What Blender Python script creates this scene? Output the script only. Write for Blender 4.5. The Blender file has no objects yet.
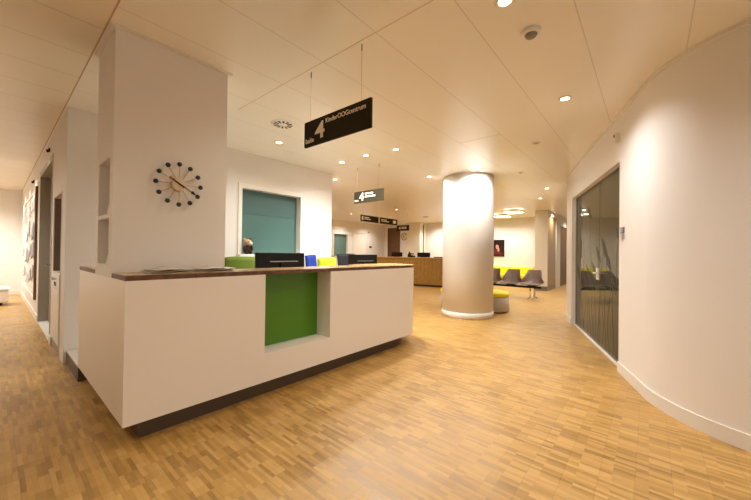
import bpy, bmesh, math, random
from mathutils import Vector, Matrix
random.seed(7)
C = bpy.context.scene.collection
PI = math.pi
ZC = 2.917            # ceiling height
COSW, SINW = .945, .328   # direction of the straight part of the curved wall
PZ = .148             # platform height

# ------------------------------------------------------------------ materials
def nd(nt, t, **kw):
    n = nt.nodes.new(t)
    for k, v in kw.items(): setattr(n, k, v)
    return n
def srgb(r, g, b):
    f = lambda c: (c/255/12.92) if c/255 <= .04045 else ((c/255+.055)/1.055)**2.4
    return (f(r), f(g), f(b), 1)
def mat(name, col, rough=.5, metal=0, noise=.0, nscale=8, coat=0, emit=None, estr=0, spec=.5, trans=0, bump=0):
    m = bpy.data.materials.new(name); m.use_nodes = True
    nt = m.node_tree; b = nt.nodes['Principled BSDF']
    b.inputs['Base Color'].default_value = col
    b.inputs['Roughness'].default_value = rough
    b.inputs['Metallic'].default_value = metal
    b.inputs['Specular IOR Level'].default_value = spec
    b.inputs['Coat Weight'].default_value = coat
    b.inputs['Transmission Weight'].default_value = trans
    if emit: b.inputs['Emission Color'].default_value = emit; b.inputs['Emission Strength'].default_value = estr
    if noise or bump:
        tc = nd(nt, 'ShaderNodeTexCoord'); n = nd(nt, 'ShaderNodeTexNoise')
        n.inputs['Scale'].default_value = nscale; n.inputs['Detail'].default_value = 4
        nt.links.new(tc.outputs['Object'], n.inputs['Vector'])
        if noise:
            mx = nd(nt, 'ShaderNodeMix', data_type='RGBA')
            mx.inputs[6].default_value = tuple(c*(1-noise) for c in col[:3])+(1,)
            mx.inputs[7].default_value = tuple(min(1, c*(1+noise)) for c in col[:3])+(1,)
            nt.links.new(n.outputs['Fac'], mx.inputs[0]); nt.links.new(mx.outputs[2], b.inputs['Base Color'])
        if bump:
            bp = nd(nt, 'ShaderNodeBump'); bp.inputs['Strength'].default_value = bump
            nt.links.new(n.outputs['Fac'], bp.inputs['Height']); nt.links.new(bp.outputs[0], b.inputs['Normal'])
    return m

def parquet():
    m = bpy.data.materials.new('oak_parquet'); m.use_nodes = True
    nt = m.node_tree; b = nt.nodes['Principled BSDF']; L = nt.links.new
    tc = nd(nt, 'ShaderNodeTexCoord')
    mp = nd(nt, 'ShaderNodeMapping'); mp.inputs['Rotation'].default_value = (0, 0, PI/2)
    L(tc.outputs['Object'], mp.inputs['Vector'])
    def brick(w, h, off, mortar, seed):
        t = nd(nt, 'ShaderNodeTexBrick'); t.offset = off; t.offset_frequency = 5 if h < .05 else 1; t.squash = 1
        t.inputs['Scale'].default_value = 1; t.inputs['Brick Width'].default_value = w; t.inputs['Row Height'].default_value = h
        t.inputs['Mortar Size'].default_value = mortar; t.inputs['Mortar Smooth'].default_value = .3
        t.inputs['Color1'].default_value = (0, 0, 0, 1); t.inputs['Color2'].default_value = (1, 1, 1, 1)
        t.inputs['Mortar'].default_value = (.35, .35, .35, 1); t.inputs['Bias'].default_value = 0
        L(mp.outputs[0], t.inputs['Vector']); return t
    A = brick(.165, .023, .37, .0005, 0)       # single strips
    B = brick(.165, .115, .37, .0009, 1)       # ganged bundles of strips
    r = nd(nt, 'ShaderNodeValToRGB'); e = r.color_ramp
    e.elements[0].position = 0; e.elements[0].color = srgb(126, 91, 40)
    e.elements[1].position = 1; e.elements[1].color = srgb(204, 164, 100)
    x = e.elements.new(.5); x.color = srgb(178, 137, 72)
    g = nd(nt, 'ShaderNodeTexNoise'); g.inputs['Scale'].default_value = 9; g.inputs['Detail'].default_value = 6
    m2 = nd(nt, 'ShaderNodeMapping'); m2.inputs['Scale'].default_value = (14, 1.2, 1)
    L(tc.outputs['Object'], m2.inputs['Vector']); L(m2.outputs[0], g.inputs['Vector'])
    mx = nd(nt, 'ShaderNodeMix', data_type='RGBA'); mx.inputs[0].default_value = .28
    L(A.outputs['Color'], mx.inputs[6]); L(B.outputs['Color'], mx.inputs[7])
    mx2 = nd(nt, 'ShaderNodeMix', data_type='RGBA'); mx2.inputs[0].default_value = .30
    L(mx.outputs[2], mx2.inputs[6]); L(g.outputs['Fac'], mx2.inputs[7])
    L(mx2.outputs[2], r.inputs['Fac'])
    dk = nd(nt, 'ShaderNodeMix', data_type='RGBA'); dk.blend_type = 'MULTIPLY'
    dk.inputs[7].default_value = (.72, .66, .58, 1)
    L(r.outputs[0], dk.inputs[6]); L(B.outputs['Fac'], dk.inputs[0])
    L(dk.outputs[2], b.inputs['Base Color'])
    b.inputs['Roughness'].default_value = .34
    rr = nd(nt, 'ShaderNodeMapRange'); rr.inputs['To Min'].default_value = .34; rr.inputs['To Max'].default_value = .48
    L(A.outputs['Color'], rr.inputs['Value']); L(rr.outputs[0], b.inputs['Roughness'])
    bp = nd(nt, 'ShaderNodeBump'); bp.inputs['Strength'].default_value = .06; bp.inputs['Distance'].default_value = .002
    L(mx.outputs[2], bp.inputs['Height']); L(bp.outputs[0], b.inputs['Normal'])
    return m

def ceiling_mat(name, col, spacing, phase, cross=None, cphase=0, wid=.007, dark=.62):
    m = bpy.data.materials.new(name); m.use_nodes = True
    nt = m.node_tree; b = nt.nodes['Principled BSDF']; L = nt.links.new
    tc = nd(nt, 'ShaderNodeTexCoord'); s = nd(nt, 'ShaderNodeSeparateXYZ'); L(tc.outputs['Object'], s.inputs[0])
    def lines(sock, sp, ph):
        a = nd(nt, 'ShaderNodeMath', operation='SUBTRACT'); L(sock, a.inputs[0]); a.inputs[1].default_value = ph - 100*sp - wid/2
        d = nd(nt, 'ShaderNodeMath', operation='MODULO'); L(a.outputs[0], d.inputs[0]); d.inputs[1].default_value = sp
        l = nd(nt, 'ShaderNodeMath', operation='LESS_THAN'); L(d.outputs[0], l.inputs[0]); l.inputs[1].default_value = wid
        return l.outputs[0]
    f = lines(s.outputs['Y'], spacing, phase)
    if cross:
        c = lines(s.outputs['X'], cross, cphase); mxm = nd(nt, 'ShaderNodeMath', operation='MAXIMUM')
        L(f, mxm.inputs[0]); L(c, mxm.inputs[1]); f = mxm.outputs[0]
    mx = nd(nt, 'ShaderNodeMix', data_type='RGBA'); L(f, mx.inputs[0])
    mx.inputs[6].default_value = col; mx.inputs[7].default_value = tuple(c*dark for c in col[:3])+(1,)
    L(mx.outputs[2], b.inputs['Base Color']); b.inputs['Roughness'].default_value = .32
    return m

def wood(name, c1, c2, scale=(3, 3, .6), rough=.4, plank=None):
    m = bpy.data.materials.new(name); m.use_nodes = True
    nt = m.node_tree; b = nt.nodes['Principled BSDF']; L = nt.links.new
    tc = nd(nt, 'ShaderNodeTexCoord'); mp = nd(nt, 'ShaderNodeMapping'); mp.inputs['Scale'].default_value = scale
    n = nd(nt, 'ShaderNodeTexNoise'); n.inputs['Scale'].default_value = 6; n.inputs['Detail'].default_value = 6
    r = nd(nt, 'ShaderNodeValToRGB'); r.color_ramp.elements[0].color = c1; r.color_ramp.elements[1].color = c2
    r.color_ramp.elements[0].position = .3; r.color_ramp.elements[1].position = .7
    L(tc.outputs['Object'], mp.inputs[0]); L(mp.outputs[0], n.inputs['Vector']); L(n.outputs['Fac'], r.inputs[0])
    L(r.outputs[0], b.inputs['Base Color']); b.inputs['Roughness'].default_value = rough
    return m

WHITE = mat('wall_paint', srgb(230, 225, 220), .55, noise=.012, nscale=3, bump=.01)
PILLARP = WHITE
DESKW = mat('desk_white_laminate', srgb(235, 226, 214), .38, noise=.01, nscale=2)
BASEB = mat('baseboard_paint', srgb(226, 220, 212), .4, noise=.01)
CEIL = ceiling_mat('ceiling_panels', srgb(238, 232, 220), .585, -.21, dark=.74)
CEILC = ceiling_mat('corridor_ceiling_panels', srgb(232, 220, 198), .52, 3.6, dark=.78, wid=.012)
FLOOR = parquet()
TOPW = wood('worktop_brown', srgb(74, 46, 26), srgb(118, 76, 44), (3, 10, 3), .5)
CREAMTOP = wood('worktop_top_veneer', srgb(166, 132, 84), srgb(188, 154, 106), (3, 10, 3), .25)
PLINTH = mat('plinth_grey_brown', srgb(88, 76, 62), .4, .3, noise=.06)
PODTOP = mat('platform_top', srgb(190, 182, 172), .5, noise=.03)
GREEN = mat('green_panel', srgb(74, 128, 14), .35, noise=.02)
TEAL = mat('teal_frosted_glass', srgb(88, 120, 116), .18, coat=.4, noise=.02, nscale=1.5)
BLIND = mat('teal_blind', srgb(72, 104, 102), .6, noise=.03)
FRAMEW = mat('white_frame', srgb(236, 230, 222), .4, noise=.01)
BLACK = mat('black_plastic', srgb(9, 9, 10), .4, noise=.1, spec=.3)
SILVER = mat('brushed_silver', srgb(190, 190, 196), .3, .9, noise=.04)
CHROME = mat('chrome', srgb(215, 215, 218), .12, 1, noise=.01)
SIGN = mat('sign_dark_olive', srgb(52, 46, 33), .75, noise=.04, spec=.1)
LETTER = mat('sign_lettering', srgb(242, 232, 212), .5, noise=.01)
FABG = mat('green_fabric', srgb(94, 116, 14), .8, noise=.08, nscale=60)
FABL = mat('lime_fabric', srgb(172, 192, 22), .8, noise=.06, nscale=60)
FABB = mat('blue_fabric', srgb(24, 54, 150), .8, noise=.06, nscale=60)
FABK = mat('black_fabric', srgb(26, 25, 27), .8, noise=.1, nscale=60)
YELLOW = mat('yellow_upholstery', srgb(240, 222, 20), .55, noise=.03, nscale=30)
POUFB = mat('pouf_base_grey', srgb(196, 188, 180), .6, noise=.02)
SHELL = mat('brown_grey_shell', srgb(112, 92, 82), .42, noise=.05)
SHELLIN = SHELL
OAK = wood('oak_counter', srgb(136, 100, 40), srgb(178, 138, 66), (10, 10, 1.2), .4)
OAKTOP = wood('oak_counter_top', srgb(176, 130, 70), srgb(206, 160, 92), (3, 3, 3), .35)
DKWOOD = wood('dark_wood', srgb(84, 56, 30), srgb(116, 80, 44), (10, 10, 1), .45)
BRDOOR = wood('brown_panel', srgb(150, 118, 78), srgb(172, 140, 98), (8, 8, .8), .3)
GREYD = mat('grey_door', srgb(136, 128, 112), .35, noise=.02)
GREYF = mat('grey_door_frame', srgb(160, 152, 138), .4, .1, noise=.02)
ORANGE = wood('orange_wood', srgb(150, 84, 46), srgb(186, 112, 66), (8, 8, 1), .45)
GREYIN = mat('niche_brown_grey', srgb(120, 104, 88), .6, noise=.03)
PAPER = mat('paper_white', srgb(228, 228, 230), .7, noise=.02)
PAPERG = mat('paper_grey', srgb(168, 166, 170), .7, noise=.2, nscale=14)
CABLE = mat('cable_grey', srgb(170, 150, 120), .5, noise=.02)
NEWS = mat('newsprint', srgb(196, 186, 170), .8, noise=.5, nscale=26)
BRASS = mat('brass', srgb(190, 130, 60), .3, .9, noise=.03)
CREAM = mat('cream_disc', srgb(222, 200, 164), .4, noise=.02)
BALLG = mat('dark_green_ball', srgb(38, 60, 40), .35, noise=.05)
BALLB = mat('dark_blue_ball', srgb(30, 36, 52), .35, noise=.05)
LAMPE = mat('lamp_glow', (1, .9, .7, 1), .5, emit=(1, .84, .56, 1), estr=9, noise=.01)
LAMPM = mat('meeting_lamp_glow', (1, 1, .95, 1), .5, emit=(1, .95, .82, 1), estr=5, noise=.01)
LAMPW = mat('square_lamp_glow', (1, 1, .95, 1), .5, emit=(1, .95, .82, 1), estr=1.3, noise=.01)
RING = mat('lamp_ring', srgb(232, 226, 214), .35, noise=.01)
DARKG = mat('dark_slot', srgb(30, 27, 24), .6, noise=.1)
GREYM = mat('grey_metal', srgb(132, 128, 122), .3, .6, noise=.04)
WINE = mat('plush_dark_body', srgb(60, 30, 26), .95, noise=.2, nscale=90, bump=.3)
PLUSH = mat('plush_light_brown', srgb(192, 156, 122), .95, noise=.15, nscale=90, bump=.3)
PLUSHW = mat('plush_white', srgb(232, 222, 206), .95, noise=.06, nscale=90, bump=.3)
ROOMW = mat('meeting_room_paint', srgb(188, 182, 164), .7, noise=.03)
OLIVE = mat('olive_band', srgb(168, 168, 40), .7, noise=.04)
BROWNC = mat('brown_chair_leather', srgb(92, 66, 44), .5, noise=.06)
ETCH = mat('etched_lines', srgb(70, 72, 58), .6, noise=.04)

def glass():
    m = bpy.data.materials.new('tinted_glass'); m.use_nodes = True
    nt = m.node_tree; nt.nodes.remove(nt.nodes['Principled BSDF']); L = nt.links.new
    out = nt.nodes['Material Output']
    t = nd(nt, 'ShaderNodeBsdfTransparent'); t.inputs[0].default_value = srgb(170, 176, 158)
    g = nd(nt, 'ShaderNodeBsdfGlossy'); g.inputs['Roughness'].default_value = .02
    d = nd(nt, 'ShaderNodeBsdfDiffuse'); d.inputs[0].default_value = srgb(116, 116, 98)
    f = nd(nt, 'ShaderNodeFresnel'); f.inputs['IOR'].default_value = 1.5
    n = nd(nt, 'ShaderNodeTexNoise'); n.inputs['Scale'].default_value = 4
    r = nd(nt, 'ShaderNodeMapRange'); r.inputs['To Min'].default_value = .22; r.inputs['To Max'].default_value = .38
    L(n.outputs['Fac'], r.inputs['Value'])
    m0 = nd(nt, 'ShaderNodeMixShader'); L(r.outputs[0], m0.inputs[0]); L(t.outputs[0], m0.inputs[1]); L(d.outputs[0], m0.inputs[2])
    m1 = nd(nt, 'ShaderNodeMixShader'); L(f.outputs[0], m1.inputs[0]); L(m0.outputs[0], m1.inputs[1]); L(g.outputs[0], m1.inputs[2])
    L(m1.outputs[0], out.inputs['Surface']); return m
GLASS = glass()

def portrait():
    m = bpy.data.materials.new('portrait_print'); m.use_nodes = True
    nt = m.node_tree; b = nt.nodes['Principled BSDF']; L = nt.links.new
    tc = nd(nt, 'ShaderNodeTexCoord'); n = nd(nt, 'ShaderNodeTexNoise'); n.inputs['Scale'].default_value = 5
    L(tc.outputs['Object'], n.inputs['Vector'])
    r = nd(nt, 'ShaderNodeValToRGB'); r.color_ramp.elements[0].color = srgb(16, 10, 10); r.color_ramp.elements[1].color = srgb(64, 18, 16)
    r.color_ramp.elements[0].position = .45; r.color_ramp.elements[1].position = .75
    L(n.outputs['Fac'], r.inputs[0]); L(r.outputs[0], b.inputs['Base Color']); b.inputs['Roughness'].default_value = .4
    return m
PRINT = portrait()
SKIN = mat('print_pale_tone', srgb(206, 140, 120), .5, noise=.15, nscale=12)
PRED = mat('print_red_tone', srgb(104, 24, 22), .5, noise=.3, nscale=12)

# ------------------------------------------------------------------ shape helpers
def BM(): return bmesh.new()
def box(bm, x0, x1, y0, y1, z0, z1, bev=0, seg=2):
    vs = [bm.verts.new(p) for p in ((x0,y0,z0),(x1,y0,z0),(x1,y1,z0),(x0,y1,z0),(x0,y0,z1),(x1,y0,z1),(x1,y1,z1),(x0,y1,z1))]
    fs = [bm.faces.new([vs[i] for i in f]) for f in ((0,3,2,1),(4,5,6,7),(0,1,5,4),(1,2,6,5),(2,3,7,6),(3,0,4,7))]
    if bev:
        es = list({e for f in fs for e in f.edges})
        bmesh.ops.bevel(bm, geom=es, offset=bev, segments=seg, profile=.5, affect='EDGES')
    return bm
def prism(bm, pts, z0, z1, bev=0, seg=2):
    a = [bm.verts.new((x, y, z0)) for x, y in pts]; b = [bm.verts.new((x, y, z1)) for x, y in pts]
    n = len(pts)
    area = sum(pts[i][0]*pts[(i+1)%n][1]-pts[(i+1)%n][0]*pts[i][1] for i in range(n))
    bot = bm.faces.new(a[::-1] if area > 0 else a); top = bm.faces.new(b if area > 0 else b[::-1])
    for i in range(n):
        j = (i+1) % n
        q = [a[i], a[j], b[j], b[i]]
        bm.faces.new(q if area > 0 else q[::-1])
    if bev:
        es = list(top.edges) + list(bot.edges)
        bmesh.ops.bevel(bm, geom=es, offset=bev, segments=seg, profile=.5, affect='EDGES')
    return bm
def cyl(bm, p0, p1, r0, r1=None, n=16, caps=True):
    r1 = r0 if r1 is None else r1
    p0, p1 = Vector(p0), Vector(p1); d = (p1-p0).normalized()
    q = d.to_track_quat('Z', 'Y')
    a = []; b = []
    for i in range(n):
        o = q @ Vector((math.cos(2*PI*i/n), math.sin(2*PI*i/n), 0))
        a.append(bm.verts.new(p0+o*r0)); b.append(bm.verts.new(p1+o*r1))
    for i in range(n): f = bm.faces.new((a[i], a[(i+1)%n], b[(i+1)%n], b[i])); f.smooth = n > 8
    if caps: bm.faces.new(a[::-1]); bm.faces.new(b)
    return bm
def tube(bm, pts, r, n=8):
    pts = [Vector(p) for p in pts]; rings = []
    for i, p in enumerate(pts):
        d = (pts[min(i+1, len(pts)-1)]-pts[max(i-1, 0)]).normalized(); q = d.to_track_quat('Z', 'Y')
        rings.append([bm.verts.new(p+q @ Vector((r*math.cos(2*PI*k/n), r*math.sin(2*PI*k/n), 0))) for k in range(n)])
    for A, B in zip(rings, rings[1:]):
        for k in range(n): f = bm.faces.new((A[k], A[(k+1)%n], B[(k+1)%n], B[k])); f.smooth = True
    bm.faces.new(rings[0][::-1]); bm.faces.new(rings[-1]); return bm
def lathe(bm, prof, cx=0, cy=0, n=48):
    rings = []
    for r, z in prof:
        rings.append([bm.verts.new((cx+max(r, 1e-4)*math.cos(2*PI*k/n), cy+max(r, 1e-4)*math.sin(2*PI*k/n), z)) for k in range(n)])
    for A, B in zip(rings, rings[1:]):
        for k in range(n): f = bm.faces.new((A[k], A[(k+1)%n], B[(k+1)%n], B[k])); f.smooth = True
    bm.faces.new(rings[0][::-1]); bm.faces.new(rings[-1]); return bm
def ball(bm, c, r, sx=1, sy=1, sz=1, u=20, v=12):
    g = bmesh.ops.create_uvsphere(bm, u_segments=u, v_segments=v, radius=r)
    for w in g['verts']:
        w.co = Vector((w.co.x*sx, w.co.y*sy, w.co.z*sz))+Vector(c)
        for f in w.link_faces: f.smooth = True
    return bm
def surf(bm, grid, thick=0):
    V = [[bm.verts.new(p) for p in row] for row in grid]
    for i in range(len(V)-1):
        for j in range(len(V[0])-1):
            f = bm.faces.new((V[i][j], V[i+1][j], V[i+1][j+1], V[i][j+1])); f.smooth = True
    if thick:
        bmesh.ops.recalc_face_normals(bm, faces=bm.faces[:])
        bmesh.ops.solidify(bm, geom=bm.faces[:], thickness=thick)
        for f in bm.faces: f.smooth = True
    return bm
def mesh_from(name, bm, m, recalc=True):
    if recalc: bmesh.ops.recalc_face_normals(bm, faces=bm.faces[:])
    me = bpy.data.meshes.new(name); bm.to_mesh(me); bm.free(); me.materials.append(m); return me
def wloc(o):
    v = Vector((0, 0, 0))
    while o: v += o.location; o = o.parent
    return v
def part(name, bm, m, parent, label=None, local=False):
    me = mesh_from(name, bm, m); o = bpy.data.objects.new(name, me); C.objects.link(o); o.parent = parent
    if not local: me.transform(Matrix.Translation(-wloc(parent)))
    if label: o['label'] = label
    return o
def tag(o, label, cat, group=None):
    o['label'] = label; o['category'] = cat
    if group: o['group'] = group
    return o
def solo(name, bm, m, label, cat, group=None):      # a thing that is one mesh, its origin at its base
    me = mesh_from(name, bm, m); xs = [v.co for v in me.vertices]
    c = Vector(((min(v.x for v in xs)+max(v.x for v in xs))/2, (min(v.y for v in xs)+max(v.y for v in xs))/2, min(v.z for v in xs)))
    me.transform(Matrix.Translation(-c)); o = bpy.data.objects.new(name, me); C.objects.link(o); o.location = c
    return tag(o, label, cat, group)
def thing(name, label, cat, loc=(0,0,0), rz=0, group=None):
    o = bpy.data.objects.new(name, None); C.objects.link(o); o.location = loc; o.rotation_euler = (0, 0, rz); o.empty_display_size = .1
    return tag(o, label, cat, group)
def struct(name, bm, m, parent=None, label=None):
    me = mesh_from(name, bm, m); o = bpy.data.objects.new(name, me); C.objects.link(o); o['kind'] = 'structure'
    if parent: o.parent = parent
    if label: o['label'] = label
    return o
def sempty(name, loc=(0, 0, 0)):
    o = bpy.data.objects.new(name, None); C.objects.link(o); o.location = loc; o['kind'] = 'structure'; return o
def dup(root, loc, rz=0, label=None):
    r = root.copy(); C.objects.link(r); r.location = loc; r.rotation_euler = (0, 0, rz)
    if label: r['label'] = label
    for ch in list(root.children):
        c = ch.copy(); C.objects.link(c); c.parent = r
        for g in list(ch.children):
            d = g.copy(); C.objects.link(d); d.parent = c
    return r
def text_bm(s, height, width, depth=.003):
    bold = .02 if len(s) == 1 else .004
    cu = bpy.data.curves.new('t', 'FONT'); cu.body = s; cu.size = 1; cu.extrude = .01; cu.offset = bold; cu.resolution_u = 4
    o = bpy.data.objects.new('t', cu); C.objects.link(o)
    dg = bpy.context.evaluated_depsgraph_get(); dg.update(); me = o.evaluated_get(dg).to_mesh()
    bm = BM(); bm.from_mesh(me); o.evaluated_get(dg).to_mesh_clear()
    bpy.data.objects.remove(o); bpy.data.curves.remove(cu)
    xs = [v.co.x for v in bm.verts]; ys = [v.co.y for v in bm.verts]
    sx = width/(max(xs)-min(xs)); sy = height/(max(ys)-min(ys)); x0, y0 = min(xs), min(ys)
    for v in bm.verts: v.co = Vector(((v.co.x-x0)*sx, (v.co.y-y0)*sy, (v.co.z+.01)/.02*depth))
    return bm
def orient(bm, origin, right, up):
    right, up = Vector(right), Vector(up); nrm = right.cross(up)
    for v in bm.verts: v.co = Vector(origin)+right*v.co.x+up*v.co.y+nrm*v.co.z
    return bm
def arc(cx, cy, r, a0, a1, n): return [(cx+r*math.cos(math.radians(a0+(a1-a0)*i/n)), cy+r*math.sin(math.radians(a0+(a1-a0)*i/n))) for i in range(n+1)]
def strip(path, t, side=1):                 # closed outline of an open path with a thickness
    out = []
    for i, p in enumerate(path):
        a = Vector(path[max(i-1, 0)]); b = Vector(path[min(i+1, len(path)-1)]); d = (b-a).normalized()
        out.append((p[0]-d.y*t*side, p[1]+d.x*t*side))
    return list(path)+out[::-1]

# ------------------------------------------------------------------ the setting
struct('floor', box(BM(), -3, 20, -4, 15, -.1, 0), FLOOR)
struct('ceiling', box(BM(), .51, 20, -4, 15, ZC, ZC+.12), CEIL)
struct('ceiling_corridor', box(BM(), -3, .505, -4, 15, ZC, ZC+.12), CEILC)
# seam between hall and corridor ceilings, a slim profile
struct('trim_1', box(BM(), .503, .514, -4, 15, ZC-.001, ZC+.01), mat('ceiling_profile', srgb(186, 160, 122), .5, noise=.03))
# two cross joints of the hall ceiling
struct('trim_2', box(BM(), 1.79, 1.797, .375, 3.6, ZC-.0015, ZC+.005), mat('ceiling_joint', srgb(212, 192, 158), .5, noise=.02))
struct('trim_3', box(BM(), 4.39, 4.397, 1.545, 2.13, ZC-.0015, ZC+.005), bpy.data.materials['ceiling_joint'])

# pillar standing in the end of the desk, with two open shelves cut into its left side
PU0, PU1, PV0, PV1 = .552, 1.365, 2.95, 3.51
b = BM()
full = [(PU0, PV0), (PU1, PV0), (PU1, PV1), (PU0, PV1)]
notch = [(PU0, PV0), (PU1, PV0), (PU1, PV1), (PU0, PV1), (PU0, 3.43), (PU0+.30, 3.43), (PU0+.30, 3.05), (PU0, 3.05)]
for z0, z1, pl in ((1.095, 1.185, full), (1.185, 1.535, notch), (1.535, 1.565, full), (1.565, 1.985, notch), (1.985, ZC, full)): prism(b, pl, z0, z1)
struct('wall_pillar', b, PILLARP)
b = BM()
for x0, x1, y0, y1 in ((PU0-.03, PU1+.03, PV0-.03, PV0), (PU0-.03, PU0, PV0, PV1), (PU1, PU1+.03, PV0, PV1)): box(b, x0, x1, y0, y1, ZC-.016, ZC)
struct('trim_4', b, BASEB)

# wall behind the desk with the teal window
WV = 5.05
b = BM()
for x0, x1, z0, z1 in ((.53, 2.57, 0, ZC), (3.77, 4.54, 0, ZC), (2.57, 3.77, 0, 1.23), (2.57, 3.77, 2.36, ZC)): box(b, x0, x1, WV, WV+.25, z0, z1)
struct('wall_back', b, WHITE)
w = sempty('window_1', (3.14, WV, 1.28))
b = BM()
for x0, x1, z0, z1 in ((2.535, 2.595, 1.251, 2.40), (3.745, 3.80, 1.251, 2.40), (2.595, 3.745, 2.325, 2.40)): box(b, x0, x1, WV-.02, WV+.16, z0, z1)
part('window_frame', b, FRAMEW, w)
part('window_sill', box(BM(), 2.52, 3.82, WV-.12, WV+.16, 1.205, 1.25, .006), FRAMEW, w)
part('glass_pane', box(BM(), 2.59, 3.75, WV+.12, WV+.135, 1.251, 2.33), TEAL, w)
part('blind', box(BM(), 2.598, 3.742, WV+.112, WV+.119, 1.93, 2.322), BLIND, w, 'darker teal blind pulled partly down')

# corridor wall on the left (plane u = .53)
LU = .53
b = BM()
for v0, v1, z0, z1 in ((WV+.25, 5.36, 0, ZC), (5.36, 6.16, 2.0, ZC), (6.16, 6.34, 0, ZC), (6.34, 8.25, 2.63, ZC), (8.25, 13.7, 0, ZC)): box(b, LU, LU+.6, v0, v1, z0, z1)
struct('wall_left', b, WHITE)
struct('wall_corridor_end', box(BM(), -3, .6, 13.6, 13.8, 0, ZC), WHITE)
struct('wall_corridor_side', box(BM(), -2.2, -2.0, -3.5, 13.6, 0, ZC), WHITE)
struct('baseboard_left', box(BM(), LU-.014, LU, 8.27, 13.6, 0, .11), BASEB)
struct('baseboard_corridor_end', box(BM(), -2, LU-.015, 13.585, 13.6, 0, .11), BASEB)
struct('trim_5', box(BM(), LU-.014, LU, 6.16, 6.34, 0, .11), BASEB)
# recessed grey door in the corridor
d = sempty('door_1', (LU+.12, 7.3, 0))
b = BM()
box(b, LU-.005, LU+.16, 8.17, 8.25, 0, 2.63); box(b, LU-.005, LU+.16, 6.34, 6.42, 0, 2.63); box(b, LU-.005, LU+.16, 6.42, 8.17, 2.55, 2.63)
part('door_frame', b, GREYF, d)
dl = part('door_leaf', box(BM(), LU+.12, LU+.16, 6.42, 8.17, .02, 2.55), GREYD, d)
b = BM(); tube(b, [(LU+.12, 7.9, 1.02), (LU+.06, 7.9, 1.02), (LU+.06, 7.76, 1.02)], .011); cyl(b, (LU+.12, 7.9, 1.02), (LU+.112, 7.9, 1.02), .028)
part('door_handle', b, CHROME, dl)
part('threshold', box(BM(), LU-.005, LU+.12, 6.42, 8.17, 0, .018), BASEB, d)

# far left wall with a second teal window and a white door
FV = 12.0
b = BM()
for x0, x1, z0, z1 in ((4.54, 10.91, 0, ZC), (11.98, 12.33, 0, ZC), (13.29, 15.2, 0, ZC), (10.91, 11.98, 0, 1.06), (10.91, 11.98, 2.26, ZC), (12.33, 13.29, 2.37, ZC)): box(b, x0, x1, FV, FV+.25, z0, z1)
struct('wall_far_left', b, WHITE)
w = sempty('window_2', (11.44, FV, 1.1))
b = BM()
for x0, x1, z0, z1 in ((10.87, 10.95, 1.05, 2.3), (11.94, 12.02, 1.05, 2.3), (10.95, 11.94, 2.22, 2.3), (10.87, 12.02, 1.02, 1.1)): box(b, x0, x1, FV-.02, FV+.12, z0, z1)
part('window_frame', b, FRAMEW, w); part('glass_pane', box(BM(), 10.95, 11.94, FV+.12, FV+.14, 1.1, 2.22), TEAL, w)
d = sempty('door_2', (12.8, FV, 0))
b = BM()
for x0, x1, z0, z1 in ((12.30, 12.36, 0, 2.40), (13.26, 13.32, 0, 2.40), (12.36, 13.26, 2.34, 2.40)): box(b, x0, x1, FV-.02, FV+.1, z0, z1)
part('door_frame', b, FRAMEW, d)
dl = part('door_leaf', box(BM(), 12.36, 13.26, FV+.04, FV+.08, .01, 2.34), FRAMEW, d)
b = BM(); tube(b, [(12.45, FV+.04, 1.03), (12.45, FV-.01, 1.03), (12.57, FV-.01, 1.03)], .011)
part('door_handle', b, CHROME, dl)
struct('wall_far_block', box(BM(), 4.3, 4.54, WV+.25, FV+.25, 0, ZC), WHITE)

# end wall of the hall
EU = 15.0
b = BM()
for y0, y1, z0, z1 in ((3.2, 10.90, 0, ZC), (10.90, 11.73, 2.71, ZC), (11.73, 12.25, 0, ZC)): box(b, EU, EU+.25, y0, y1, z0, z1)
struct('wall_end', b, WHITE)
d = sempty('door_3', (EU, 11.3, 0))
b = BM()
for y0, y1, z0, z1 in ((10.87, 10.93, 0, 2.74), (11.7, 11.76, 0, 2.74), (10.93, 11.7, 2.68, 2.74)): box(b, EU-.02, EU+.1, y0, y1, z0, z1)
part('door_frame', b, DKWOOD, d); part('door_leaf', box(BM(), EU+.03, EU+.08, 10.93, 11.7, .01, 2.68), DKWOOD, d)
struct('wall_pilaster', box(BM(), 14.35, EU, 9.14, 9.98, 0, ZC), mat('pilaster_paint', srgb(226, 218, 202), .6, noise=.01))
struct('trim_6', box(BM(), 14.66, 14.69, 9.11, 9.14, 0, 2.8), DARKG)
struct('baseboard_end', box(BM(), EU-.015, EU, 3.2, 9.0, 0, .1), BASEB)
# projecting box on the right of the waiting area, with a brown panel door and a dark door beyond
HV = 2.81
b = BM()
for x0, x1, z0, z1 in ((12.85, 12.97, 0, ZC), (12.97, 14.33, 2.74, ZC), (14.33, 15.05, 0, ZC), (15.05, 16.6, 2.5, ZC), (16.6, 19, 0, ZC)): box(b, x0, x1, HV, HV+.14, z0, z1)
box(b, 12.85, 12.99, HV+.14, 3.22, 0, ZC); box(b, 12.99, 15.0, 3.1, 3.22, 0, ZC)
struct('wall_waiting_box', b, mat('box_wall_paint', srgb(222, 212, 194), .55, noise=.012))
b = BM(); box(b, 12.835, 12.85, HV-.015, 3.22, 0, .16); box(b, 12.85, 12.97, HV-.015, HV, 0, .16)
struct('baseboard_waiting_box', b, GREYM)
d = sempty('door_4', (13.65, HV, 0))
part('door_leaf', box(BM(), 12.97, 14.33, HV+.03, HV+.08, .14, 2.74), BRDOOR, d)
part('kick_plate', box(BM(), 12.97, 14.33, HV+.02, HV+.08, 0, .14), GREYM, d)
d = sempty('door_5', (15.8, HV, 0))
part('door_leaf', box(BM(), 15.05, 16.6, HV+.04, HV+.09, 0, 2.5), DKWOOD, d)
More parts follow.
